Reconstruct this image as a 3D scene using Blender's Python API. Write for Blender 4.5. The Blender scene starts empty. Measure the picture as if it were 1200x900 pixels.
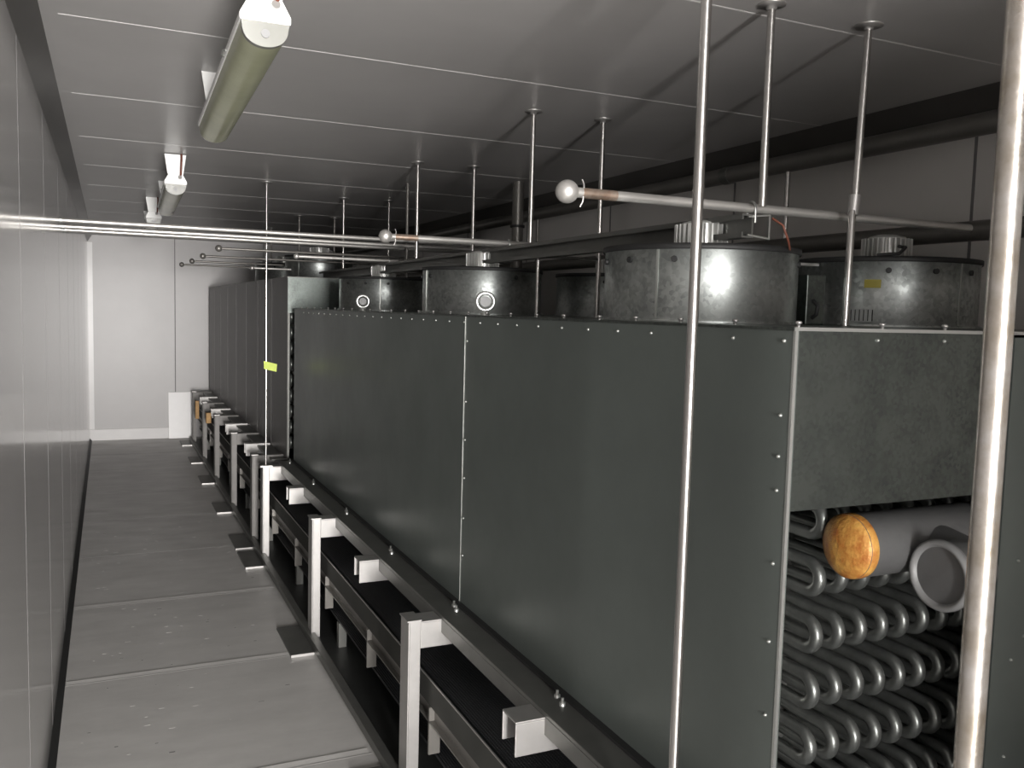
import bpy, math, random
from mathutils import Vector, Matrix
random.seed(7)
C = bpy.context.scene.collection
PI = math.pi
# ------------------------------------------------------------------ materials
def mat(name, col, rough=.5, metal=0., noise=0., nscale=6., bump=0., bscale=40., spec=.5, col2=None, rvar=0., spangle=False, stretch=None):
    m = bpy.data.materials.new(name); m.use_nodes = True
    nt = m.node_tree; N = nt.nodes; L = nt.links
    b = N['Principled BSDF']
    b.inputs['Roughness'].default_value = rough; b.inputs['Metallic'].default_value = metal
    b.inputs['Specular IOR Level'].default_value = spec
    b.inputs['Base Color'].default_value = (*col, 1)
    tc = N.new('ShaderNodeTexCoord'); mp = N.new('ShaderNodeMapping')
    L.new(tc.outputs['Object'], mp.inputs[0])
    if stretch: mp.inputs['Scale'].default_value = stretch
    src = mp.outputs[0]
    if noise > 0 or col2 or rvar:
        if spangle:
            v = N.new('ShaderNodeTexVoronoi'); v.inputs['Scale'].default_value = nscale * 8
            L.new(src, v.inputs['Vector'])
            n = N.new('ShaderNodeTexNoise'); n.inputs['Scale'].default_value = nscale; n.inputs['Detail'].default_value = 5
            L.new(src, n.inputs['Vector'])
            mx = N.new('ShaderNodeMath'); mx.operation = 'MULTIPLY_ADD'
            L.new(v.outputs['Color'], mx.inputs[0]); mx.inputs[1].default_value = .35
            L.new(n.outputs[0], mx.inputs[2]); fac = mx.outputs[0]
        else:
            n = N.new('ShaderNodeTexNoise'); n.inputs['Scale'].default_value = nscale; n.inputs['Detail'].default_value = 7
            n.inputs['Roughness'].default_value = .62
            L.new(src, n.inputs['Vector']); fac = n.outputs[0]
        r = N.new('ShaderNodeValToRGB'); L.new(fac, r.inputs[0])
        lo, hi = (.32, .68) if not spangle else (.4, .85)
        r.color_ramp.elements[0].position = lo; r.color_ramp.elements[1].position = hi
        c2 = col2 or tuple(c * (1 - noise) for c in col)
        r.color_ramp.elements[0].color = (*c2, 1); r.color_ramp.elements[1].color = (*col, 1)
        L.new(r.outputs[0], b.inputs['Base Color'])
        if rvar:
            rr = N.new('ShaderNodeMapRange'); L.new(fac, rr.inputs[0])
            rr.inputs[1].default_value = .3; rr.inputs[2].default_value = .8
            rr.inputs[3].default_value = rough + rvar; rr.inputs[4].default_value = rough - rvar
            L.new(rr.outputs[0], b.inputs['Roughness'])
    if bump > 0:
        n2 = N.new('ShaderNodeTexNoise'); n2.inputs['Scale'].default_value = bscale; n2.inputs['Detail'].default_value = 3
        L.new(src, n2.inputs['Vector'])
        bp = N.new('ShaderNodeBump'); bp.inputs['Strength'].default_value = bump; bp.inputs['Distance'].default_value = .004
        L.new(n2.outputs[0], bp.inputs['Height']); L.new(bp.outputs[0], b.inputs['Normal'])
    return m

M = {}
M['ceiling'] = mat('ceiling_panel', (.45, .437, .43), .38, 0, .12, 1.3, spec=.5)
M['wall'] = mat('wall_panel', (.62, .60, .595), .35, 0, .08, 1.2)
M['wall_gloss'] = mat('wall_gloss_panel', (.50, .482, .472), .25, 0, .06, 1.6, bump=.02, bscale=2.5, spec=.6)
_g = M['wall_gloss'].node_tree.nodes['Principled BSDF']
_g.inputs['Coat Weight'].default_value = 1; _g.inputs['Coat Roughness'].default_value = .13; _g.inputs['Coat IOR'].default_value = 1.6
M['wall_dark'] = mat('wall_far_side', (.74, .71, .68), .4, 0, .08, 1.5)
M['cove'] = mat('cove_strip', (.085, .08, .075), .3, .3, .2, 6)
M['white'] = mat('white_trim', (.93, .91, .90), .3, 0, .05, 6)
M['ceil_joint'] = mat('ceiling_joint', (.70, .68, .67), .4)
M['floor_joint'] = mat('floor_joint', (.33, .32, .31), .5)
M['seam'] = mat('seam_light', (.8, .77, .76), .4)
M['seam_dark'] = mat('seam_dark', (.2, .19, .19), .6)
M['galv'] = mat('galvanised_sheet', (.50, .53, .515), .47, .95, .42, 11, rvar=.09, spangle=True)
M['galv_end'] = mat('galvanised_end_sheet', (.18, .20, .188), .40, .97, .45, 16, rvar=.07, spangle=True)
M['side'] = mat('casing_steel', (.158, .178, .166), .36, .5, .18, 2.2, bump=.03, bscale=5, rvar=.04)
M['edge'] = mat('folded_edge', (.62, .63, .61), .35, .9)
M['inox'] = mat('stainless_tube', (.62, .60, .58), .26, 1, .12, 9, stretch=(1, 1, .1))
M['pipe_lt'] = mat('light_tube', (.66, .64, .61), .40, .75, .12, 9)
M['rivet'] = mat('rivet_head', (.34, .35, .33), .4, .7)
M['capg'] = mat('header_cap_grey', (.22, .22, .22), .5, .2, .1, 20)
M['inox_rust'] = mat('weathered_tube', (.74, .71, .68), .27, .9, 0, 14, col2=(.42, .36, .28), bump=.2, bscale=60)
M['steel'] = mat('frame_steel', (.52, .505, .49), .44, .85, .12, 12)
M['steel_dk'] = mat('dark_steel', (.16, .16, .15), .42, .6, .2, 8)
M['shade_vdk'] = mat('floor_shade', (.05, .052, .05), .4, .5, .2, 8)  # near-black colour for the shade under the conveyor
M['pipe_dk'] = mat('dark_pipe', (.20, .19, .175), .4, .5, .15, 8)
M['black'] = mat('black_part', (.012, .012, .012), .6)
M['belt'] = mat('belt', (.018, .019, .021), .45, .2, .3, 40)
M['coil'] = mat('coil_tube', (.24, .25, .24), .34, .75, .25, 25, bump=.15, bscale=120)
M['header'] = mat('header_grey', (.13, .13, .13), .5, .3, .12, 20, bump=.15, bscale=90)  # light grey paint darkened so the header body looks shaded
M['rust'] = mat('rust_orange', (.72, .40, .10), .45, .15, 0, 38, col2=(.42, .13, .025), bump=.5, bscale=130)
M['rustpaint'] = mat('rust_band', (.50, .34, .25), .38, .85, 0, 60, col2=(.62, .52, .44))
M['floor'] = mat('floor_plate', (.60, .585, .565), .42, .1, .14, 3, bump=.12, bscale=22, rvar=.08, stretch=(1, 2.2, 1))
M['floor_mark'] = mat('floor_scuff', (.62, .6, .58), .5)
M['floor_spot'] = mat('floor_spot', (.12, .12, .11), .6)
M['diffuser'] = mat('lamp_diffuser', (.40, .41, .27), .22, 0, .15, 5, spec=.7)
M['lampwhite'] = mat('lamp_white', (.88, .88, .86), .3)
M['lens_end'] = mat('lens_end', (.20, .20, .18), .22, 0, spec=.7)
M['tube'] = mat('lamp_tube', (.75, .72, .62), .4)
M['copper'] = mat('red_cable', (.16, .05, .03), .5)
M['yellow'] = mat('yellow_tag', (.62, .75, .10), .5, 0, .2, 60)
M['ochre'] = mat('ochre_sticker', (.26, .22, .03), .5)
M['paper'] = mat('grid_label', (.30, .31, .30), .5)
M['tan'] = mat('tan_board', (.62, .36, .14), .6, 0, .25, 20)
M['fin'] = mat('motor_fin', (.62, .62, .60), .35, .6)

M['drum'] = mat('galvanised_drum', (.56, .59, .575), .52, .97, .45, 11, rvar=.10, spangle=True)
_nt = M['drum'].node_tree; _tg = _nt.nodes.new('ShaderNodeTangent'); _tg.direction_type = 'RADIAL'; _tg.axis = 'Z'
_b = _nt.nodes['Principled BSDF']; _b.inputs['Anisotropic'].default_value = .7; _b.inputs['Anisotropic Rotation'].default_value = .25
_nt.links.new(_tg.outputs[0], _b.inputs['Tangent'])
M['side_far'] = mat('far_casing_steel', (.105, .10, .097), .42, .4, .2, 3)
M['rail_dk'] = mat('conveyor_rail', (.06, .06, .055), .7, .0, .2, 8, spec=.15)
M['steel_far_shade'] = mat('frame_steel_shaded', (.22, .21, .20), .5, .3, .2, 10)  # darker copy of the frame steel; light falloff painted onto the far stands
# seams of the belt: woven bump
def weave(m):
    nt = m.node_tree; N = nt.nodes; L = nt.links; b = N['Principled BSDF']
    tc = N.new('ShaderNodeTexCoord'); w = N.new('ShaderNodeTexWave'); w.inputs['Scale'].default_value = 32
    w.bands_direction = 'Y'; L.new(tc.outputs['Object'], w.inputs['Vector'])
    w2 = N.new('ShaderNodeTexWave'); w2.inputs['Scale'].default_value = 32; w2.bands_direction = 'X'
    L.new(tc.outputs['Object'], w2.inputs['Vector'])
    a = N.new('ShaderNodeMath'); a.operation = 'MULTIPLY'; L.new(w.outputs[1], a.inputs[0]); L.new(w2.outputs[1], a.inputs[1])
    bp = N.new('ShaderNodeBump'); bp.inputs['Strength'].default_value = 1; bp.inputs['Distance'].default_value = .004
    L.new(a.outputs[0], bp.inputs['Height']); L.new(bp.outputs[0], b.inputs['Normal'])
weave(M['belt'])

# ------------------------------------------------------------------ mesh builder
class MB:
    def __init__(s): s.v = []; s.f = []; s.sm = []
    def add(s, vs, fs, smooth=False):
        o = len(s.v); s.v += [tuple(v) for v in vs]
        for f in fs: s.f.append(tuple(o + i for i in f)); s.sm.append(smooth)
        return s
    def box(s, x0, x1, y0, y1, z0, z1):
        return s.add([(x0,y0,z0),(x1,y0,z0),(x1,y1,z0),(x0,y1,z0),(x0,y0,z1),(x1,y0,z1),(x1,y1,z1),(x0,y1,z1)],
                     [(0,3,2,1),(4,5,6,7),(0,1,5,4),(1,2,6,5),(2,3,7,6),(3,0,4,7)])
    def prism(s, prof, axis, a, b):
        # prof: list of 2D points (ccw); axis 'x','y','z'
        n = len(prof)
        def P(p, t):
            return {'x': (t, p[0], p[1]), 'y': (p[0], t, p[1]), 'z': (p[0], p[1], t)}[axis]
        vs = [P(p, a) for p in prof] + [P(p, b) for p in prof]
        fs = [(i, (i+1) % n, n+(i+1) % n, n+i) for i in range(n)]
        fs += [tuple(range(n-1, -1, -1)), tuple(range(n, 2*n))]
        return s.add(vs, fs)
    def tube(s, pts, r, seg=16, cap=True, smooth=True):
        pts = [Vector(p) for p in pts]; n = len(pts)
        rs = r if isinstance(r, (list, tuple)) else [r] * n
        rings = []; up = None
        for i, p in enumerate(pts):
            t = (pts[min(i+1, n-1)] - pts[max(i-1, 0)]).normalized()
            if up is None:
                up = Vector((0, 0, 1)) if abs(t.z) < .9 else Vector((0, 1, 0))
            a = (up - t * up.dot(t)).normalized(); b = t.cross(a); up = a
            rings.append([p + (a*math.cos(2*PI*k/seg) + b*math.sin(2*PI*k/seg)) * rs[i] for k in range(seg)])
        vs = [v for ring in rings for v in ring]; fs = []
        for i in range(n-1):
            for k in range(seg):
                k2 = (k+1) % seg
                fs.append((i*seg+k, i*seg+k2, (i+1)*seg+k2, (i+1)*seg+k))
        s.add(vs, fs, smooth)
        if cap:
            s.add(rings[0], [tuple(range(seg-1, -1, -1))]); s.add(rings[-1], [tuple(range(seg))])
        return s
    def lathe(s, prof, c, axis='z', seg=40, smooth=True):
        # prof [(r,h)]
        cx, cy, cz = c; vs = []; n = len(prof)
        for k in range(seg):
            a = 2*PI*k/seg
            for r, h in prof:
                u, w = r*math.cos(a), r*math.sin(a)
                vs.append({'z': (cx+u, cy+w, cz+h), 'x': (cx+h, cy+u, cz+w), 'y': (cx+w, cy+h, cz+u)}[axis])
        fs = []
        for k in range(seg):
            k2 = (k+1) % seg
            for i in range(n-1): fs.append((k*n+i, k2*n+i, k2*n+i+1, k*n+i+1))
        return s.add(vs, fs, smooth)
    def ball(s, c, r, seg=20, sx=1):
        n = 12
        return s.lathe([(max(r*math.sin(PI*i/n), 1e-5), -r*math.cos(PI*i/n)*sx) for i in range(n+1)], c, 'x', seg)
    def build(s, name, m, parent=None, loc=(0, 0, 0), bevel=0, autosmooth=True):
        me = bpy.data.meshes.new(name); me.from_pydata(s.v, [], s.f)
        me.polygons.foreach_set('use_smooth', s.sm)
        me.materials.append(m); me.update(); me.validate()
        o = bpy.data.objects.new(name, me); C.objects.link(o); o.location = loc
        if parent: o.parent = parent
        if bevel:
            bv = o.modifiers.new('bevel', 'BEVEL'); bv.width = bevel; bv.segments = 2; bv.limit_method = 'ANGLE'
        return o

def tag(o, label=None, cat=None, group=None, kind=None):
    if label: o['label'] = label
    if cat: o['category'] = cat
    if group: o['group'] = group
    if kind: o['kind'] = kind
    return o
def thing(name, label, cat, loc=(0, 0, 0), group=None, rz=0):
    o = bpy.data.objects.new(name, None); C.objects.link(o); o.location = loc; o.rotation_euler.z = rz
    o.empty_display_size = .05
    return tag(o, label, cat, group)
def struct(name, mb, m, parent=None):
    o = mb.build(name, m, parent)
    if not parent: o['kind'] = 'structure'
    return o
def dup(root, loc, label=None, rz=None):
    r = root.copy(); C.objects.link(r); r.location = loc
    if rz is not None: r.rotation_euler.z = rz
    if label: r['label'] = label
    for ch in list(root.children):
        c = ch.copy(); C.objects.link(c); c.parent = r
        for g in list(ch.children):
            d = g.copy(); C.objects.link(d); d.parent = c
    return r
def share(src, loc, parent):
    c = src.copy(); C.objects.link(c); c.location = loc; c.parent = parent
    return c

# ------------------------------------------------------------------ room
XL, XR, YN, YF, ZC = -.22, 2.86, -2.2, 12.15, 2.564
fl = struct('floor', MB().box(XL-.1, XR+.1, YN-.1, YF+.1, -.08, 0), M['floor'])
# ceiling: one slab with shallow joint strips
ce = struct('ceiling', MB().box(XL-.1, XR+.1, YN-.1, YF+.1, ZC, ZC+.1), M['ceiling'])
for k in range(15):
    y = -2.05 + k*1.0
    if .5 < y < 11.8:
        yy = {2.95: 2.9}.get(round(y, 2), y)
        struct('joint_strip', MB().box(XL+.1, XR-.12, yy-.004, yy+.004, ZC-.0006, ZC+.001), M['ceil_joint'], ce)
wl = struct('wall_left', MB().box(XL-.1, XL, YN-.1, YF+.1, 0, ZC), M['wall_gloss'])
for y in (2.83, 3.89, 5.0, 6.05, 7.1, 8.15, 9.2, 10.25, 11.3):
    struct('joint_strip', MB().box(XL-.001, XL+.0003, y-.003, y+.003, .01, 2.47), M['seam_dark'], wl)
wf = struct('wall_far', MB().box(XL, XR, YF, YF+.1, 0, ZC), M['wall'])
for x in (.79, 1.9):
    struct('joint_strip', MB().box(x-.005, x+.005, YF-.002, YF+.001, .1, ZC), M['seam_dark'], wf)
wr = struct('wall_right', MB().box(XR, XR+.1, YN-.1, YF+.1, 0, ZC), M['wall_dark'])
for y in (2.25, 3.6, 4.8, 6.0, 7.2, 8.4):
    struct('joint_strip', MB().box(XR-.002, XR+.001, y-.006, y+.006, 0, 2.49), M['seam_dark'], wr)
# unseen near wall; doorway lets daylight in, jamb placed to shade the right
wn = MB()
DX0, DX1, DZ = -.16, .60, 2.15
wn.box(XL, DX0, YN-.1, YN, 0, ZC); wn.box(DX1, XR, YN-.1, YN, 0, ZC); wn.box(DX0, DX1, YN-.1, YN, DZ, ZC)
struct('wall_near', wn, M['wall'])
dj = MB(); dj.box(DX0-.06, DX0, YN, YN+.03, 0, DZ+.06); dj.box(DX1, DX1+.06, YN, YN+.03, 0, DZ+.06); dj.box(DX0, DX1, YN, YN+.03, DZ, DZ+.06)
struct('door_1', dj, M['white'])
# coves and trims
struct('trim_1', MB().prism([(XL, 2.475), (XL+.055, ZC), (XL, ZC)], 'y', YN, YF), M['cove'])
struct('trim_2', MB().prism([(XR, 2.50), (XR, ZC), (XR-.125, ZC)], 'y', YN, YF), M['cove'])
struct('trim_3', MB().box(XL, XL+.055, YF-.012, YF, .13, ZC-.09), M['white'])
struct('baseboard_far', MB().prism([(YF, 0), (YF, .14), (YF-.016, .14), (YF-.02, .135), (YF-.02, 0)], 'x', XL, .71), M['white'])
struct('baseboard_left', MB().prism([(XL, 0), (XL+.026, 0), (XL, .03)], 'y', YN, YF), M['black'])
# floor plate joints, scuffs
for k in range(9):
    y = 2.15 + k*1.1
    m = MB(); x = XL+.02
    a = [(x, y), (x+.5, y+.02), (.93, y)]
    m.box(XL+.02, .93, y-.004, y+.004, -.001, .0006); struct('joint_strip', m, M['floor_joint'], fl)
    if k in (1, 2, 3): struct('joint_lip', MB().prism([(y+.004, 0), (y+.04, 0), (y+.04, .003)], 'x', XL+.03, .92), M['floor'], fl)
sc = MB(); sp = MB()
for i in range(110):
    x = random.uniform(-.12, .85); y = random.uniform(2.4, 7.5); w = random.uniform(.006, .026); h = random.uniform(.0010, .0032)
    (sc if i % 3 else sp).box(x, x+w, y, y+h*2, -.001, .0005)
o = sc.build('floor_scuffs', M['floor_mark'], fl); o = sp.build('floor_spots', M['floor_spot'], fl)

# ------------------------------------------------------------------ cooling units (casings)
def rivets(parent, pts, axis, r=.0042):
    first = None
    for p in pts:
        if first is None:
            mb = MB().lathe([(r, 0), (r*.95, .002), (r*.6, .0045), (.0001, .0055)], (0, 0, 0), axis, 12)
            if axis in ('x', 'y'):
                for i, v in enumerate(mb.v):
                    mb.v[i] = (-v[0], v[1], v[2]) if axis == 'x' else (v[0], -v[1], v[2])
            first = mb.build('rivet', M['rivet'], parent, p)
        else: share(first, p, parent)

X0, X1 = 1.18, 2.66
Y0, Y1, ZB, ZT = 1.29, 6.2, .665, 1.728
near = thing('cooler_casing', 'long dark grey sheet metal cooler casing nearest the camera, its end open over tube bends', 'cooler casing', (0, 0, 0))
MB().box(X0, X0+.012, Y0, 2.977, ZB, ZT).build('side_panel', M['side'], near)
MB().box(X0, X0+.012, 2.983, Y1, ZB, ZT).build('side_panel', M['side'], near)
MB().box(X0-.002, X0+.001, 2.9755, 2.978, ZB, ZT).build('seam_edge', M['rivet'], near)
e = MB().box(X0+.004, 1.728, Y0+.006, Y0+.018, 1.378, ZT)
e.prism([(Y0+.018, 1.378), (Y0+.018, 1.384), (Y0+.06, 1.384), (Y0+.06, 1.378)], 'x', X0+.012, 1.728)
tag(e.build('end_sheet', M['galv_end'], near), 'mottled galvanised sheet across the open end')
MB().box(X0-.001, X0+.006, Y0-.004, Y0+.002, ZB, ZT).build('corner_edge', M['edge'], near)
MB().box(1.798, X1, Y0-.004, Y0+.012, ZB, 1.722).build('end_panel', M['side'], near)
tag(MB().box(1.757, 1.797, Y0+.002, Y0+.014, ZB, 1.722).build('dark_gap_strip', M['black'], near), 'black strip for the shaded gap beside the right panel')  # black colour stands in for the shade inside the gap
MB().box(2.30, 2.312, Y0+.012, Y1, ZB, ZT-.003).build('partition', M['steel_dk'], near)
MB().box(X1-.012, X1, Y0, Y1, ZB, ZT).build('rear_panel', M['side'], near)
m = MB().box(X0-.006, X1+.01, Y0-.008, Y1, ZT, ZT+.007)
tag(m.build('top_plate', M['galv_end'], near, bevel=.002), 'thin galvanised roof sheet')
MB().box(X0-.0075, X1+.01, Y0-.0095, Y0-.007, ZT, ZT+.007).build('front_lip', M['edge'], near)
pts = [(X0, 1.316+.152*k, 1.708) for k in range(31)]
pts += [(X0, 1.316, z) for z in (1.564, 1.484, 1.417, 1.272, 1.115, .965, .82, .72)]
pts += [(X0, 2.955, z) for z in (1.64, 1.42, 1.28, 1.139, .99, .85)]
rivets(near, pts, 'x')
rivets(near, [(1.86, Y0-.004, z) for z in (1.46, 1.22, .99, .76)] + [(1.40, Y0+.006, 1.712), (1.59, Y0+.006, 1.712), (1.90, Y0-.004, 1.04)], 'y')
# bolts standing along the roof edge
bolt = MB().lathe([(.0001, .012), (.006, .011), (.007, .007), (.004, .006), (.004, 0)], (0, 0, 0), 'z', 10)
b0 = None
for k in range(26):
    p = (X0+.02+random.uniform(0, .01), 1.31+.19*k, ZT+.007)
    if b0 is None: b0 = bolt.build('roof_bolt', M['steel'], near, p)
    else: share(b0, p, near)
for x in (1.42, 1.60, 1.78, 2.02): share(b0, (x, Y0+.014, ZT+.007), near)

far = thing('cooler_casing', 'taller ribbed cooler casing at the far end, next to the far wall', 'cooler casing', (0, 0, 0))
FZ = 1.955
MB().box(X0, X0+.012, 6.47, 11.86, .64, FZ).build('side_panel', M['side_far'], far)
for y in (7.15, 7.85, 8.55, 9.25, 9.95, 10.6, 11.25):
    MB().box(X0-.0012, X0+.001, y-.005, y+.005, .64, FZ).build('seam_edge', M['side_far'], far)
tag(MB().box(X0, X1, 6.45, 6.462, 1.70, FZ).build('end_sheet', M['galv_end'], far), 'galvanised sheet on the near end')
MB().box(X0, X0+.014, 6.45, 6.462, .64, 1.70).build('end_post', M['steel_dk'], far)
MB().box(1.75, X1, 6.45, 6.462, .64, 1.70).build('end_panel', M['side'], far)
MB().box(X1-.012, X1, 6.47, 11.86, .64, FZ).build('rear_panel', M['side'], far)
MB().box(X0-.006, X1+.01, 6.44, 11.88, FZ, FZ+.006).build('top_plate', M['steel_dk'], far)
MB().box(X0, X1, 11.85, 11.862, .64, FZ).build('end_panel', M['side'], far)

# ------------------------------------------------------------------ coils
def ubend_mb(length, r=.0145, h=.066):
    # two tubes along +y, joined by half a ring at y=0 bulging to -y
    R = h/2; pts = [(0, length, R)] + [(0, .0, R)]
    for i in range(1, 12):
        a = PI*i/12; pts.append((0, -R*math.sin(a)*1.05, R*math.cos(a)))
    pts += [(0, 0, -R), (0, length, -R)]
    return MB().tube(pts, r, 14)
coil = thing('cooling_coil', 'bank of grey U-bent cooling tubes inside the open end of the near casing', 'cooling coil', (0, 0, 0))
ub = ubend_mb(1.6).v
first = None; collar = None
for r in range(6):
    z = 1.306 - .1305*r
    for c in range(10):
        x = 1.4935 + .0665*c
        p = (x - .065, 1.478, z)
        for q in ([p] if x-.065 < 2.03 else []):
            if first is None:
                first = ubend_mb(1.6).build('tube_bend', M['coil'], coil, q)
            else: share(first, q, coil)
            
# tube sheet / fins block behind the bends
tag(MB().box(1.235, 2.28, 1.66, 6.15, .69, 1.372).build('fin_block', M['steel_dk'], coil), 'dark finned block behind the bends')
fc = thing('cooling_coil', 'stack of tube bends seen in the narrow gap between the two casings', 'cooling coil', (0, 0, 0))
f1 = None
for r in range(9):
    for c in range(4):
        p = (1.212+.075*c, 6.50, .75+.115*r)
        if f1 is None: f1 = ubend_mb(.9, .016, .062).build('tube_bend', M['coil'], fc, p)
        else: share(f1, p, fc)
MB().box(1.25, 1.74, 6.75, 11.8, .66, 1.69).build('fin_block', M['steel_dk'], fc)
# header pipes
h1 = thing('header_pipe', 'thick grey header pipe with an orange rusted end cap', 'header pipe', (1.422, 1.365, 1.272), 'header pipes in front of the tube bends')
MB().tube([(0, 0, 0), (.60, 0, 0)], .069, 40).build('pipe_body', M['header'], h1)
R_ = .0685
tag(MB().lathe([(.0001, -.022), (.02, -.021), (.04, -.017), (.056, -.010), (R_-.002, -.003), (R_+.001, .002), (R_+.001, .02), (R_, .022)], (0, 0, 0), 'x', 40).build('end_cap', M['rust'], h1), 'domed cap covered in orange rust')
h2 = thing('header_pipe', 'thick grey header pipe with a plain recessed end cap, lower and further right', 'header pipe', (1.530, 1.222, 1.238), 'header pipes in front of the tube bends')
MB().tube([(.004, 0, 0), (.06, 0, 0), (.085, .01, .003), (.10, .035, .008), (.105, .11, .02)], [.0665, .0665, .064, .060, .058], 40).build('pipe_body', M['header'], h2)
MB().lathe([(.0001, .006), (.057, .006), (.059, .0), (.063, -.006), (.069, -.006), (.073, .0), (.073, .010), (.066, .014)], (0, 0, 0), 'x', 40).build('end_cap', M['capg'], h2)

# ------------------------------------------------------------------ fan drums
def fan(name, label, loc, R=.275, H=.205, seam_a=(-2.2,), grp='galvanised fan drums on the casings'):
    t = thing(name, label, 'fan', loc, grp)
    MB().lathe([(R+.012, 0), (R+.012, .006), (R, .008), (R, H-.012), (R+.004, H-.010), (R+.004, H), (R-.004, H), (R-.006, .0)], (0, 0, 0), 'z', 72).build('drum', M['drum'], t)
    MB().lathe([(R+.0045, H-.014), (R+.0065, H-.012), (R+.0065, H+.002), (R-.004, H+.002)], (0, 0, 0), 'z', 72).build('rim', M['black'], t)
    for a in seam_a:
        c, s = math.cos(a), math.sin(a)
        MB().prism([(R*c+.003*s, R*s-.003*c), ((R+.003)*c+.003*s, (R+.003)*s-.003*c), ((R+.003)*c-.003*s, (R+.003)*s+.003*c), (R*c-.003*s, R*s+.003*c)], 'z', .008, H-.014).build('seam_strip', M['rivet'], t)
    # bolts through the drum
    for a in (-2.45, -.9, .9, 2.85, -2.95):
        c, s = math.cos(a), math.sin(a)
        MB().tube([((R-.002)*c, (R-.002)*s, H-.04), ((R+.007)*c, (R+.007)*s, H-.04)], .0085, 10).build('bolt', M['black'], t)
    # motor with fins
    mo = MB().lathe([(.0001, .292), (.03, .292), (.055, .285), (.058, .28), (.058, .06), (.0001, .06)], (0, 0, 0), 'z', 32).build('motor', M['fin'], t)
    fm = MB()
    for k in range(28):
        a = 2*PI*k/28; c, s = math.cos(a), math.sin(a); w = .0022
        q = [(.055*c+w*s, .055*s-w*c), (.077*c+w*s, .077*s-w*c), (.077*c-w*s, .077*s+w*c), (.055*c-w*s, .055*s+w*c)]
        fm.prism(q, 'z', .10, .278)
    fm.build('cooling_fins', M['fin'], mo)
    # guard ring and spider arms
    g = MB()
    for k in range(4):
        a = PI/4 + k*PI/2
        g.tube([(.06*math.cos(a), .06*math.sin(a), H-.03), ((R-.005)*math.cos(a), (R-.005)*math.sin(a), H-.03)], .008, 8)
    g.build('spider_arm', M['steel_dk'], t)
    bl = MB()
    for k in range(5):
        a = 2*PI*k/5; c, s = math.cos(a), math.sin(a); a2 = a+.5; c2, s2 = math.cos(a2), math.sin(a2)
        bl.add([(.05*c, .05*s, .09), (.05*c2, .05*s2, .05), ((R-.02)*c2, (R-.02)*s2, .055), ((R-.02)*c, (R-.02)*s, .085),
                (.05*c, .05*s, .086), (.05*c2, .05*s2, .046), ((R-.02)*c2, (R-.02)*s2, .051), ((R-.02)*c, (R-.02)*s, .081)],
               [(0,1,2,3), (7,6,5,4), (0,3,7,4), (1,0,4,5), (2,1,5,6), (3,2,6,7)])
    bl.build('blades', M['black'], t)
    return t
zt = ZT+.007
F1 = fan('fan_drum', 'large galvanised fan drum in the front row, nearest the camera', (1.57, 2.12, zt), seam_a=(-2.62,))
F2 = dup(F1, (2.285, 2.10, zt), 'galvanised fan drum with an ochre sticker, right of the nearest drum'); F2.rotation_euler.z = 1.07
F3 = dup(F1, (1.585, 3.80, zt), 'galvanised fan drum behind the clean large lifting eye, second of the front row'); F3.rotation_euler.z = -.5
F4 = dup(F1, (1.60, 5.47, zt), 'galvanised fan drum behind the small far lifting eye, third of the front row'); F4.rotation_euler.z = .7
F5 = dup(F1, (2.285, 3.80, zt), 'dark fan drum seen through the gap between the two nearest front row drums'); F5.rotation_euler.z = 1.2
F6 = dup(F1, (2.285, 5.47, zt), 'back row fan drum hidden mostly behind the drum with the large lifting eye'); F6.rotation_euler.z = 2.0
F7 = dup(F1, (1.62, 7.45, FZ+.006), 'first fan drum on top of the taller far casing'); F7.rotation_euler.z = .2
F8 = dup(F1, (1.62, 9.1, FZ+.006), 'second fan drum on top of the taller far casing'); F8.rotation_euler.z = .9
# stickers on the second drum
def sticker(name, label, c, R, a0, a1, z0, z1, m, cat='sticker'):
    vs = []; n = 8
    for rr in (R+.0012, R+.0002):
        for k in range(n+1):
            a = a0+(a1-a0)*k/n
            for z in (z0, z1): vs.append((c[0]+rr*math.cos(a), c[1]+rr*math.sin(a), z))
    fs = [(2*k, 2*k+2, 2*k+3, 2*k+1) for k in range(n)]
    o = 2*(n+1); fs += [(o+2*k+1, o+2*k+3, o+2*k+2, o+2*k) for k in range(n)]
    fs += [(2*k, o+2*k, o+2*k+2, 2*k+2) for k in range(n)] + [(2*k+1, 2*k+3, o+2*k+3, o+2*k+1) for k in range(n)]
    ob = MB().add(vs, fs).build(name, m); return tag(ob, label, cat)
c2 = (2.285, 2.10)
sticker('warning_sticker', 'small ochre yellow sticker on the drum at the right', c2, .275, -2.60, -2.43, 1.848, 1.873, M['ochre'])
gl = sticker('rating_label', 'pale label with a small grid of boxes low on the drum at the right', c2, .275, -2.72, -2.50, 1.748, 1.785, M['paper'])
g = MB()
for k in range(6):
    a = -2.72+.22*k/5; cc, ss = math.cos(a), math.sin(a); rr = .2768
    g.box(c2[0]+rr*cc-.0012, c2[0]+rr*cc+.0012, c2[1]+rr*ss-.0006, c2[1]+rr*ss+.0006, 1.750, 1.783)
g.build('grid_lines', M['black'], gl)

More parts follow.
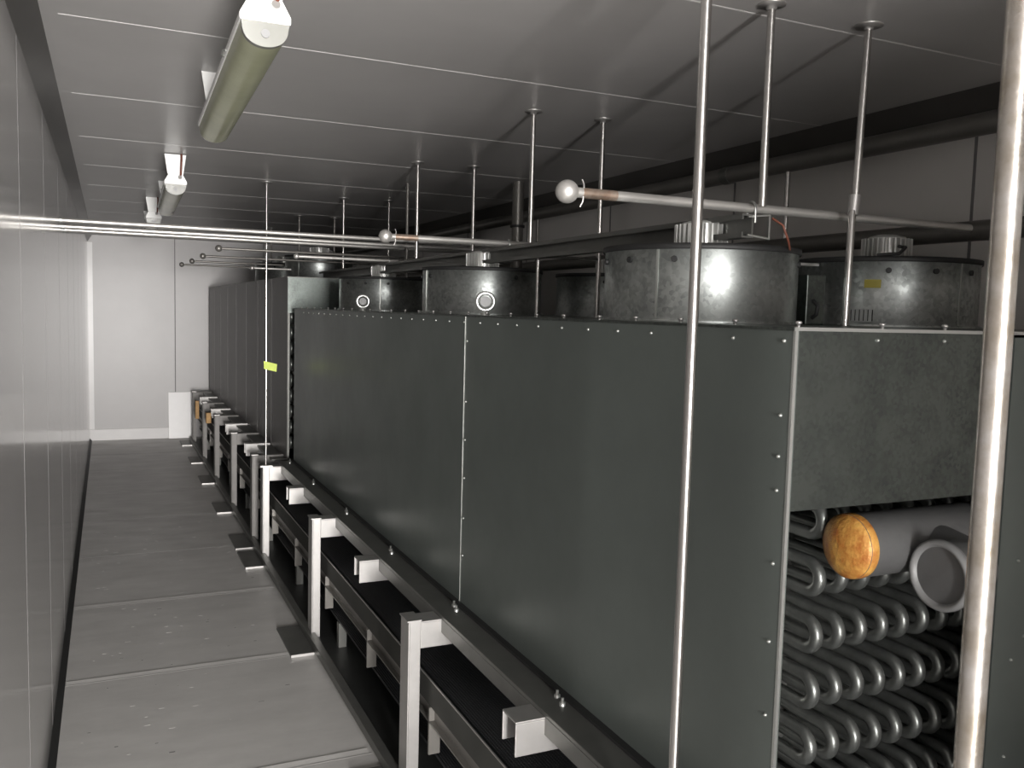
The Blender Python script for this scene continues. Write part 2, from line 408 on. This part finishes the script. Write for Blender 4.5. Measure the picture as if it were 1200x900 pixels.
# junction box beside the near drum
jb = thing('junction_box', 'small grey sheet metal box with a black handle between the two nearest drums', 'junction box', (1.875, 2.02, zt))
MB().box(-.035, .035, -.05, .05, 0, .145).build('box_body', M['galv_end'], jb, bevel=.003)
MB().tube([(-.01, -.05, .02), (-.012, -.068, .03), (-.012, -.072, .055), (-.01, -.05, .07)], .006, 8).build('handle', M['black'], jb)
rb = thing('terminal_box', 'black box on a bracket high on the rim of the nearest drum', 'junction box', (1.865, 2.12, zt+.16))
MB().box(-.02, .045, -.03, .03, -.012, .02).build('box_body', M['black'], rb, bevel=.004)
MB().box(-.02, .14, -.02, .02, .02, .028).build('bracket_plate', M['steel'], rb)

# lifting eyes
def eye(label, loc, R=.030, r=.0075, rz=0):
    t = thing('lifting_eye', label, 'lifting eye', loc, 'lifting eyes on the casing roof', rz)
    n = 28; pts = [(R*math.cos(2*PI*k/n), 0, .018+R+R*math.sin(2*PI*k/n)) for k in range(n+1)]
    MB().tube(pts, r, 10, cap=False).build('ring', M['edge'], t)
    MB().lathe([(.0001, .02), (.010, .018), (.016, .008), (.018, 0)], (0, 0, 0), 'z', 16).build('shank', M['edge'], t)
    MB().tube([(0, -.004, .018+R), (0, .006, .018+R)], R*.62, 20).build('inner_disc', M['header'], t)
    return t
e1 = eye('large bright lifting eye in front of the second drum', (1.203, 2.85, zt), rz=-.35)
e2 = dup(e1, (1.20, 4.47, zt), 'smaller looking lifting eye in front of the third drum')

# ------------------------------------------------------------------ supports
rail = thing('support_rail', 'long dark steel rail running under the near casing', 'rail', (0, 0, 0))
m = MB().prism([(1.072, .652), (1.18, .652), (1.18, .664), (1.072, .664)], 'y', .35, 6.22)
m.prism([(1.072, .652), (1.078, .652), (1.078, .600), (1.072, .600)], 'y', .35, 6.22); m.build('rail_angle', M['steel_dk'], rail, bevel=.002)
MB().box(1.158, 1.180, .35, 6.22, .664, .672).build('dark_gap_strip', M['black'], rail)  # black strip along the gap between rail and casing
rail2 = thing('support_rail', 'long dark steel rail running under the taller far casing', 'rail', (0, 0, 0))
m = MB().prism([(1.072, .625), (1.20, .625), (1.20, .638), (1.072, .638)], 'y', 6.46, 11.86); m.build('rail_angle', M['steel_dk'], rail2)
bn = MB().lathe([(.0001, .022), (.0045, .022), (.0045, .010), (.0095, .009), (.0095, 0)], (0, 0, 0), 'z', 8)
posts = [1.27, 2.92, 4.53, 6.13]; stubs = [.45, 2.10, 3.72, 5.36]
b1 = None
for y in posts[:4] + stubs:
    for dx, dy in ((-.022, -.005), (-.012, .045)):
        p = (1.158+dx, y-.02+dy, .664)
        if b1 is None: b1 = bn.build('rail_bolt', M['edge'], rail, p)
        else: share(b1, p, rail)

def channel_arm(x0, x1, zt_=.650, D=.09, Hh=.098, t=.006):
    # inverted U along x
    m = MB()
    m.box(x0, x1, -D/2, D/2, zt_-t, zt_)
    m.box(x0, x1, -D/2, -D/2+t, zt_-Hh, zt_-t)
    m.box(x0, x1, D/2-t, D/2, zt_-Hh+.012, zt_-t)
    return m
def post(label, y, x=.950, sm='steel'):
    t = thing('support_stand', label, 'support stand', (x, y, 0), 'upright stands along the aisle')
    # upright: C section open to the right
    m = MB(); W, D, th = .045, .09, .006
    m.box(0, th, -D/2, D/2, .012, .652); m.box(th, W, -D/2, -D/2+th, .012, .652); m.box(th, W, D/2-th, D/2, .012, .652)
    m.build('upright', M[sm], t, bevel=.0015)
    channel_arm(W, .228).build('arm', M[sm], t, bevel=.0015)
    MB().box(-.005, W+.002, -D/2-.002, D/2+.002, .652, .657).build('cap_plate', M['steel'], t)
    MB().box(-.137, .10, -.22, .20, 0, .013).build('base_plate', M['steel_dk'], t, bevel=.002)
    MB().box(-.137, -.022, -.2225, -.2195, .001, .0145).build('plate_edge', M['steel'], t)
    return t
plab = ['tall near upright steel stand with a bright arm under the casing',
        'second visible upright steel stand, behind the nearest tall one', 'upright steel stand below the rod with the yellow tag']
P0 = post(plab[0], posts[1])
for y, l in zip(posts[2:], plab[1:]): dup(P0, (.950, y, 0), l)
flab = ['first stand of the far casing, close behind the stand under the rod', 'second stand of the far casing', 'third stand of the far casing, before the tan boards',
        'fourth stand of the far casing beside the tan boards', 'last stand near the white board at the far wall']
P5 = post(flab[0], 6.62, sm='steel_far_shade')
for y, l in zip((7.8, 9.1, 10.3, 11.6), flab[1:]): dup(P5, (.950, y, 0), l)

def stub(label, y):
    t = thing('support_bracket', label, 'bracket', (.985, y, 0), 'short channel brackets under the rail')
    channel_arm(0, .19).build('channel', M['steel'], t, bevel=.0015)
    return t
sl = ['short bright bracket under the rail at the bottom of the photo', 'short bright bracket between the two nearest visible stands', 'short bright bracket before the stand under the tagged rod']
S0 = stub(sl[0], stubs[1])
for y, l in zip(stubs[2:], sl[1:]): dup(S0, (.985, y, 0), l)
for y, l in zip((7.2, 8.45, 9.7, 10.95), ('first short bracket of the far casing', 'second short bracket of the far casing', 'third short bracket of the far casing', 'last short bracket of the far casing')):
    dup(S0, (.985, y, 0), l)

fb = MB().prism([(.930, .014), (.968, .014), (.968, .052), (.930, .052)], 'y', .3, 11.8)
tag(fb.build('floor_rail', M['steel_dk'], bevel=.002), 'long square steel rail lying along the foot of the stands', 'rail')

# ------------------------------------------------------------------ conveyor
cv = thing('conveyor', 'long conveyor with a black mesh belt running under both casings', 'conveyor', (0, 0, 0))
MB().box(1.052, 2.60, .35, 11.8, .412, .428).build('belt', M['belt'], cv)
MB().box(1.055, 2.60, .35, 11.8, .150, .162).build('return_belt', M['belt'], cv)
m = MB(); m.box(1.028, 1.034, .35, 11.8, .345, .440); m.box(1.034, 1.052, .35, 11.8, .345, .351)
m.build('side_rail', M['rail_dk'], cv)
MB().box(1.026, 1.030, .35, 11.8, .438, .443).build('guide_edge', M['steel'], cv)
MB().prism([(1.020, .290), (1.046, .290), (1.046, .345), (1.040, .345), (1.040, .296), (1.020, .296)], 'y', .35, 11.8).build('lower_rail', M['pipe_dk'], cv)
MB().box(.972, 2.6, .35, 11.8, .016, .024).build('floor_shade_sheet', M['shade_vdk'], cv)  # dark sheet standing in for the shadowed floor under the machine
k0 = None
for k in range(13):
    y = 2.84+.82*(k-2)
    if k0 is None: k0 = MB().box(0, .042, 0, .012, .172, .345).build('hanger_bracket', M['pipe_dk'], cv, (1.020, y, 0))
    else: share(k0, (1.020, y, 0), cv)
MB().box(2.60, 2.62, .35, 11.8, .35, .46).build('far_rail', M['steel_dk'], cv)
l0 = MB().box(1.05, 1.09, 0, .04, 0, .15).build('leg', M['steel_dk'], cv, (0, 1.0, 0))
for k in range(1, 10): share(l0, (0, 1.0+1.1*k, 0), cv)

# tan boards near the far end
tb = MB().box(.925, .965, 10.86, 10.92, .40, .61).build('tan_board', M['tan'], bevel=.003); tag(tb, 'upright tan board wedged between the far stands', 'board', 'tan boards at the far stands')
tb2 = MB().box(.935, .985, 9.72, 9.80, .49, .60).build('tan_board', M['tan'], bevel=.003); tag(tb2, 'shorter tan block beside the third far stand', 'board', 'tan boards at the far stands')
wb = MB().prism([(YF-.10, .004), (YF-.088, .004), (YF-.03, .60), (YF-.042, .60)], 'x', .70, 1.02).build('white_board', M['white'], bevel=.002)
tag(wb, 'white rectangular board leaning on the far wall beside the machine', 'board')

# ------------------------------------------------------------------ hanger rods
def rod(label, x, y, z0, z1=ZC, r=.0105, m='inox', flange=True, grp='ceiling hanger rods', name='hanger_rod', foot=False):
    t = thing(name, label, 'rod', (x, y, 0), grp)
    MB().tube([(0, 0, z0), (0, 0, z1)], r, 20).build('shaft', M[m], t)
    if flange: MB().lathe([(.036, ZC), (.036, ZC-.004), (.014, ZC-.005), (.013, ZC-.014), (r, ZC-.015)], (0, 0, 0), 'z', 24).build('ceiling_flange', M['steel'], t)
    if foot: MB().box(-.04, .04, -.03, .03, z0-.004, z0+.006).build('foot_plate', M['steel'], t)
    return t
rod('bright vertical pole in front of the nearest drum', 1.02, 1.392, 0, r=.0105, foot=True, grp='bright floor to ceiling poles', name='vertical_pole')
rod('thick brightest vertical pole at the right edge with brown weathering', 1.02, .753, 0, r=.0172, m='inox_rust', foot=True, grp='bright floor to ceiling poles', name='vertical_pole')
r3 = rod('thin long rod with a yellow tag, above the middle of the aisle stands', .965, 6.05, .664, r=.0062, foot=True)
tg = MB().prism([(-.016, 1.325), (.066, 1.305), (.070, 1.357), (-.018, 1.378)], 'y', -.0115, -.010).build('tag', M['yellow'], r3); tg['label'] = 'small yellow-green tag'
q = rod('rod hanging to the left of the kinked rod, down to the nearest ball ended pipe', 1.578, 1.871, 2.045)
t = thing('hanger_rod', 'kinked rod with a coupling, from the ceiling down to the roof sheet', 'rod', (1.905, 1.871, 0), 'ceiling hanger rods')
MB().tube([(.014, 0, ZC), (0, 0, 2.08)], .0105, 16).build('shaft', M['inox'], t)
MB().tube([(0, 0, 2.08), (-.012, -.004, 2.05), (-.016, -.004, zt)], .0105, 16).build('lower_shaft', M['inox'], t)
MB().tube([(-.002, 0, 2.10), (-.006, 0, 2.045)], .0155, 16).build('coupling', M['steel'], t)
MB().lathe([(.038, ZC), (.038, ZC-.004), (.014, ZC-.005), (.0105, ZC-.014)], (.014, 0, 0), 'z', 24).build('ceiling_flange', M['steel'], t)
rod('rod rising from the long channel left of the nearest ball', 1.58, 3.286, 2.035)
rod('rod just right of the nearest ball, passing behind its pipe', 1.898, 3.272, zt)
rod('rod rising from the channel between the two largest balls', 1.575, 4.739, 2.035)
rod('thin rod right of the one above the second ball pipe', 1.895, 4.696, zt)
rod('short far rod left of the second ball', 1.612, 6.583, 2.035, r=.009)
rod('dark rod with a thick top just left of the rod over the second ball pipe', 1.784, 5.57, FZ-.1+.0, r=.0095, m='pipe_dk', flange=False)
rod('thin far rod right of the second ball', 1.944, 6.523, FZ+.006, r=.008)
rod('dark far rod over the tall casing, leftmost of the far three', 1.58, 8.1, 2.035, r=.009, m='pipe_dk')
rod('dark far rod over the tall casing, middle of the far three', 1.90, 8.1, FZ+.006, r=.009, m='pipe_dk')
rod('dark far rod over the tall casing, rightmost of the far three', 1.58, 9.6, 2.035, r=.009, m='pipe_dk')
rod('short rod between the two dark wall pipes, right of the nearest hanger', 2.60, 2.93, 2.085, 2.385, flange=False)
rod('short dark rod under the wall pipe, left of the nearest drum', 2.60, 5.30, 2.085, 2.385, r=.011, m='pipe_dk', flange=False)
# drop frame between the drums
df = thing('drop_frame', 'thin rod frame with a crossbar in the gap between the two nearest front drums', 'frame', (0, 3.272, 0))
MB().tube([(1.612, 0, zt), (1.612, 0, 1.985)], .008, 12).build('upright', M['inox'], df)
MB().box(1.60, 1.888, -.012, .012, 1.975, 1.985).build('crossbar', M['steel_dk'], df)
# exhaust pipe
vp = thing('vent_pipe', 'fat dark vertical pipe dropping from the ceiling behind the second drum', 'pipe', (2.36, 5.10, 0))
MB().tube([(0, 0, 1.80), (0, 0, ZC)], .036, 24).build('pipe_body', M['pipe_dk'], vp)
MB().tube([(0, 0, 2.28), (0, 0, 2.295)], .046, 24).build('collar', M['black'], vp)

# long channel over the front drums
ch = thing('channel_rail', 'long horizontal dark channel hung above the front row of drums', 'channel', (1.58, 0, 0))
m = MB(); m.box(-.018, .020, 1.93, 8.2, 2.026, 2.031); m.box(.015, .020, 1.93, 8.2, 1.972, 2.026); m.box(-.018, .020, 1.93, 8.2, 1.967, 1.972)
m.box(-.018, -.013, 1.93, 8.2, 2.016, 2.026); m.box(-.018, -.013, 1.93, 8.2, 1.972, 1.982)
m.build('channel', M['steel_dk'], ch)
MB().prism([(.0, 2.026), (.075, 2.034), (.075, 1.965), (.0, 1.972), (.0, 1.977), (.070, 1.970), (.070, 2.029), (.0, 2.021)], 'y', 1.925, 1.932).build('end_bracket', M['edge'], ch)

# ------------------------------------------------------------------ horizontal pipes
def ballpipe(label, x0, x1, y, z, br, pr, rust=True, m='pipe_lt', clamp=True, grp='ball ended pipes'):
    t = thing('ball_ended_pipe', label, 'pipe', (x0, y, z), grp)
    MB().tube([(0, 0, 0), (x1-x0, 0, 0)], pr, 20).build('pipe_body', M[m], t)
    MB().ball((0, 0, 0), br, 28).build('ball_end', M[m], t)
    if rust: tag(MB().tube([(br+.012, 0, 0), (br+.11, 0, 0)], pr*1.03, 20).build('rust_band', M['rustpaint'], t), 'rusty brown stretch of the pipe')
    if clamp:
        n = 14; w = MB().tube([(1.60-x0, (pr+.004)*math.cos(PI*k/n), (pr+.004)*math.sin(PI*k/n)) for k in range(n+1)], .0035, 8)
        w.tube([(1.60-x0, pr+.004, 0), (1.60-x0, pr+.004, -.04)], .0035, 8); w.tube([(1.60-x0, -pr-.004, 0), (1.60-x0, -pr-.004, -.04)], .0035, 8)
        w.build('clamp', M['edge'], t)
    wv = MB()
    if br > .025:
        wv.tube([(br+.012, 0, pr+.020), (br+.016, -.003, pr+.008), (br+.012, -pr*.8, 0), (br+.014, -.003, -pr-.008), (br+.008, 0, -pr-.022)], .0022, 6)
        wv.build('wire_tie', M['steel'], t)
    return t
ballpipe('thickest ball ended pipe, nearest, reaching over the nearest drum to the right', 1.03, 2.46, 1.94, 2.048, .029, .0128)
ballpipe('second ball ended pipe, over the second drum', 1.045, 2.46, 3.55, 2.047, .028, .0122)
ballpipe('third pipe with a small bright knob, left of the third drum', 1.03, 1.66, 5.36, 2.047, .017, .010, rust=False)
ballpipe('fourth thin pipe with a small bright knob, crossing behind the tagged rod', 1.06, 2.3, 7.35, 2.047, .018, .009, rust=False)
for i, (y, x) in enumerate(((5.85, .64), (6.9, .643), (7.8, .641), (8.58, .617))):
    ballpipe(['highest of the four small dark ball ended pipes against the bright far wall', 'second highest of the four small dark ball ended pipes',
              'third highest of the four small dark ball ended pipes', 'lowest and longest of the four small dark ball ended pipes'][i],
             x, XR, y, 2.1, .022, .0085, rust=False, m='pipe_dk', clamp=False, grp='small dark ball ended pipes')
for i, (y, z, l) in enumerate(((5.16, 2.162, 'top one of the three parallel pipes crossing from the left wall'), (5.42, 2.150, 'middle one of the three parallel pipes crossing from the left wall'), (5.66, 2.149, 'bottom one of the three parallel pipes crossing from the left wall'))):
    t = thing('cross_pipe', l, 'pipe', (0, y, z), 'three parallel cross pipes')
    MB().tube([(XL, 0, 0), (2.80, 0, 0)], .0125, 16).build('pipe_body', M['pipe_lt'], t)
    MB().tube([(XL, 0, 0), (XL+.012, 0, 0)], .018, 16).build('wall_collar', M['edge'], t)
t = thing('wall_pipe', 'upper thick dark pipe running along the right wall below the cove', 'pipe', (2.60, 0, 2.400), 'thick pipes along the right wall')
MB().tube([(0, .3, 0), (0, 11.9, 0)], .037, 24).build('pipe_body', M['pipe_dk'], t)
for y in (3.3, 6.4):
    MB().tube([(0, y, 0), (0, y+.05, 0)], .040, 24).build('joint_ring', M['steel_dk'], t)
t = thing('wall_pipe', 'lower thick dark pipe along the right wall, just above the drums', 'pipe', (2.60, 0, 2.055), 'thick pipes along the right wall')
MB().tube([(0, .3, 0), (0, 11.0, 0)], .034, 24).build('pipe_body', M['pipe_dk'], t)

# red cables
tag(MB().tube([(1.58, 1.83, 2.01), (1.59, 1.80, 1.99), (1.61, 1.80, 1.95), (1.67, 1.86, 1.935)], .003, 8).build('red_cable', M['copper']), 'thin red cable dropping to the nearest drum', 'cable')
tag(MB().tube([(2.25, 2.02, 1.985), (2.20, 1.95, 1.975), (2.12, 1.90, 1.95), (2.07, 1.935, 1.945)], .005, 8).build('black_cable', M['black']), 'dark cable from the motor over the rim of the right drum', 'cable')

# ------------------------------------------------------------------ lamps
def lamp(label, y, x=.33, L=1.36, z=2.405):
    t = thing('ceiling_lamp', label, 'lamp', (x, y, z), 'unlit strip lamps on the ceiling')
    w = .058
    # tray
    MB().prism([(-w, -.004), (w, -.004), (w, .012), (w*.62, .052), (-w*.62, .052), (-w, .012)], 'y', .0, L).build('housing', M['lampwhite'], t, bevel=.003)
    pr = [(-w*.93, -.004)] + [(-w*.9*math.cos(a), -.004-.055*math.sin(a)**.7) for a in [PI*k/28 for k in range(1, 28)]] + [(w*.93, -.004)]
    MB().prism(pr[::-1], 'y', .022, L-.01).build('diffuser', M['diffuser'], t)
    MB().prism([(p[0]*1.01, p[1]*1.01) for p in pr[::-1]], 'y', .004, .022).build('end_cap', M['lens_end'], t)
    MB().tube([(0, .0, -.03), (0, .0045, -.03)], .010, 12).build('socket_mark', M['capg'], t)
    for yy in (.02, L-.16):
        MB().prism([(-.040, .052), (.040, .052), (.056, ZC-z), (-.056, ZC-z)], 'y', yy, yy+.006).build('hanging_bracket', M['lampwhite'], t)
    MB().tube([(-w-.001, .3, .0), (-w-.007, .31, .002), (-w-.007, .35, .002), (-w-.001, .36, 0)], .003, 6).build('clip', M['edge'], t)
    MB().tube([(.022, .012, .035), (.026, -.012, .05), (.028, -.02, .09), (.03, -.012, .13), (.03, .0, ZC-z)], .0055, 8).build('cable', M['copper'], t)
    MB().tube([(.022, .002, .033), (.022, -.010, .036)], .0105, 12).build('cable_gland', M['steel'], t)
    return t
L1 = lamp('nearest unlit strip lamp with a greenish diffuser and white end', 2.14, x=.338)
L1.rotation_euler.z = -.022
dup(L1, (.345, 5.2, 2.40), 'middle strip lamp, small and bright ended, above the cross pipes')
dup(L1, (.333, 7.45, 2.405), 'furthest strip lamp, showing only a small white end')

# ------------------------------------------------------------------ light
def area(name, loc, rot, sx, sy, power, col=(1, 1, 1), spread=180):
    l = bpy.data.lights.new(name, 'AREA'); l.shape = 'RECTANGLE'; l.size = sx; l.size_y = sy; l.energy = power; l.color = col; l.spread = math.radians(spread)
    o = bpy.data.objects.new(name, l); C.objects.link(o); o.location = loc; o.rotation_euler = rot; return o
area('doorway_daylight', (.30, -4.5, 1.35), (PI/2, 0, 0), 1.3, 1.7, 930, (1, .975, .95), 140)
w = bpy.data.worlds.new('world'); bpy.context.scene.world = w; w.use_nodes = True
w.node_tree.nodes['Background'].inputs[0].default_value = (.6, .62, .65, 1); w.node_tree.nodes['Background'].inputs[1].default_value = .3

# ------------------------------------------------------------------ camera
R = [(0.9087529907950146, 0.010670146186790345, -0.41719797422982363),
     (-0.4165296991963828, 0.08523920004651715, -0.9051172788444605),
     (0.025903887902917373, 0.9963033808814373, 0.08190581075681222)]
cd = bpy.data.cameras.new('camera'); cam = bpy.data.objects.new('camera', cd); C.objects.link(cam)
mw = Matrix([(*R[0], 0), (*R[1], 0), (*R[2], 1.75), (0, 0, 0, 1)])
cam.matrix_world = mw
cd.sensor_width = 36; cd.lens = 1030/1200*36; cd.clip_start = .02
S = bpy.context.scene; S.camera = cam
S.view_settings.view_transform = 'Standard'; S.view_settings.look = 'None'; S.view_settings.gamma = 1; S.view_settings.exposure = 0
S.view_settings.use_curve_mapping = False
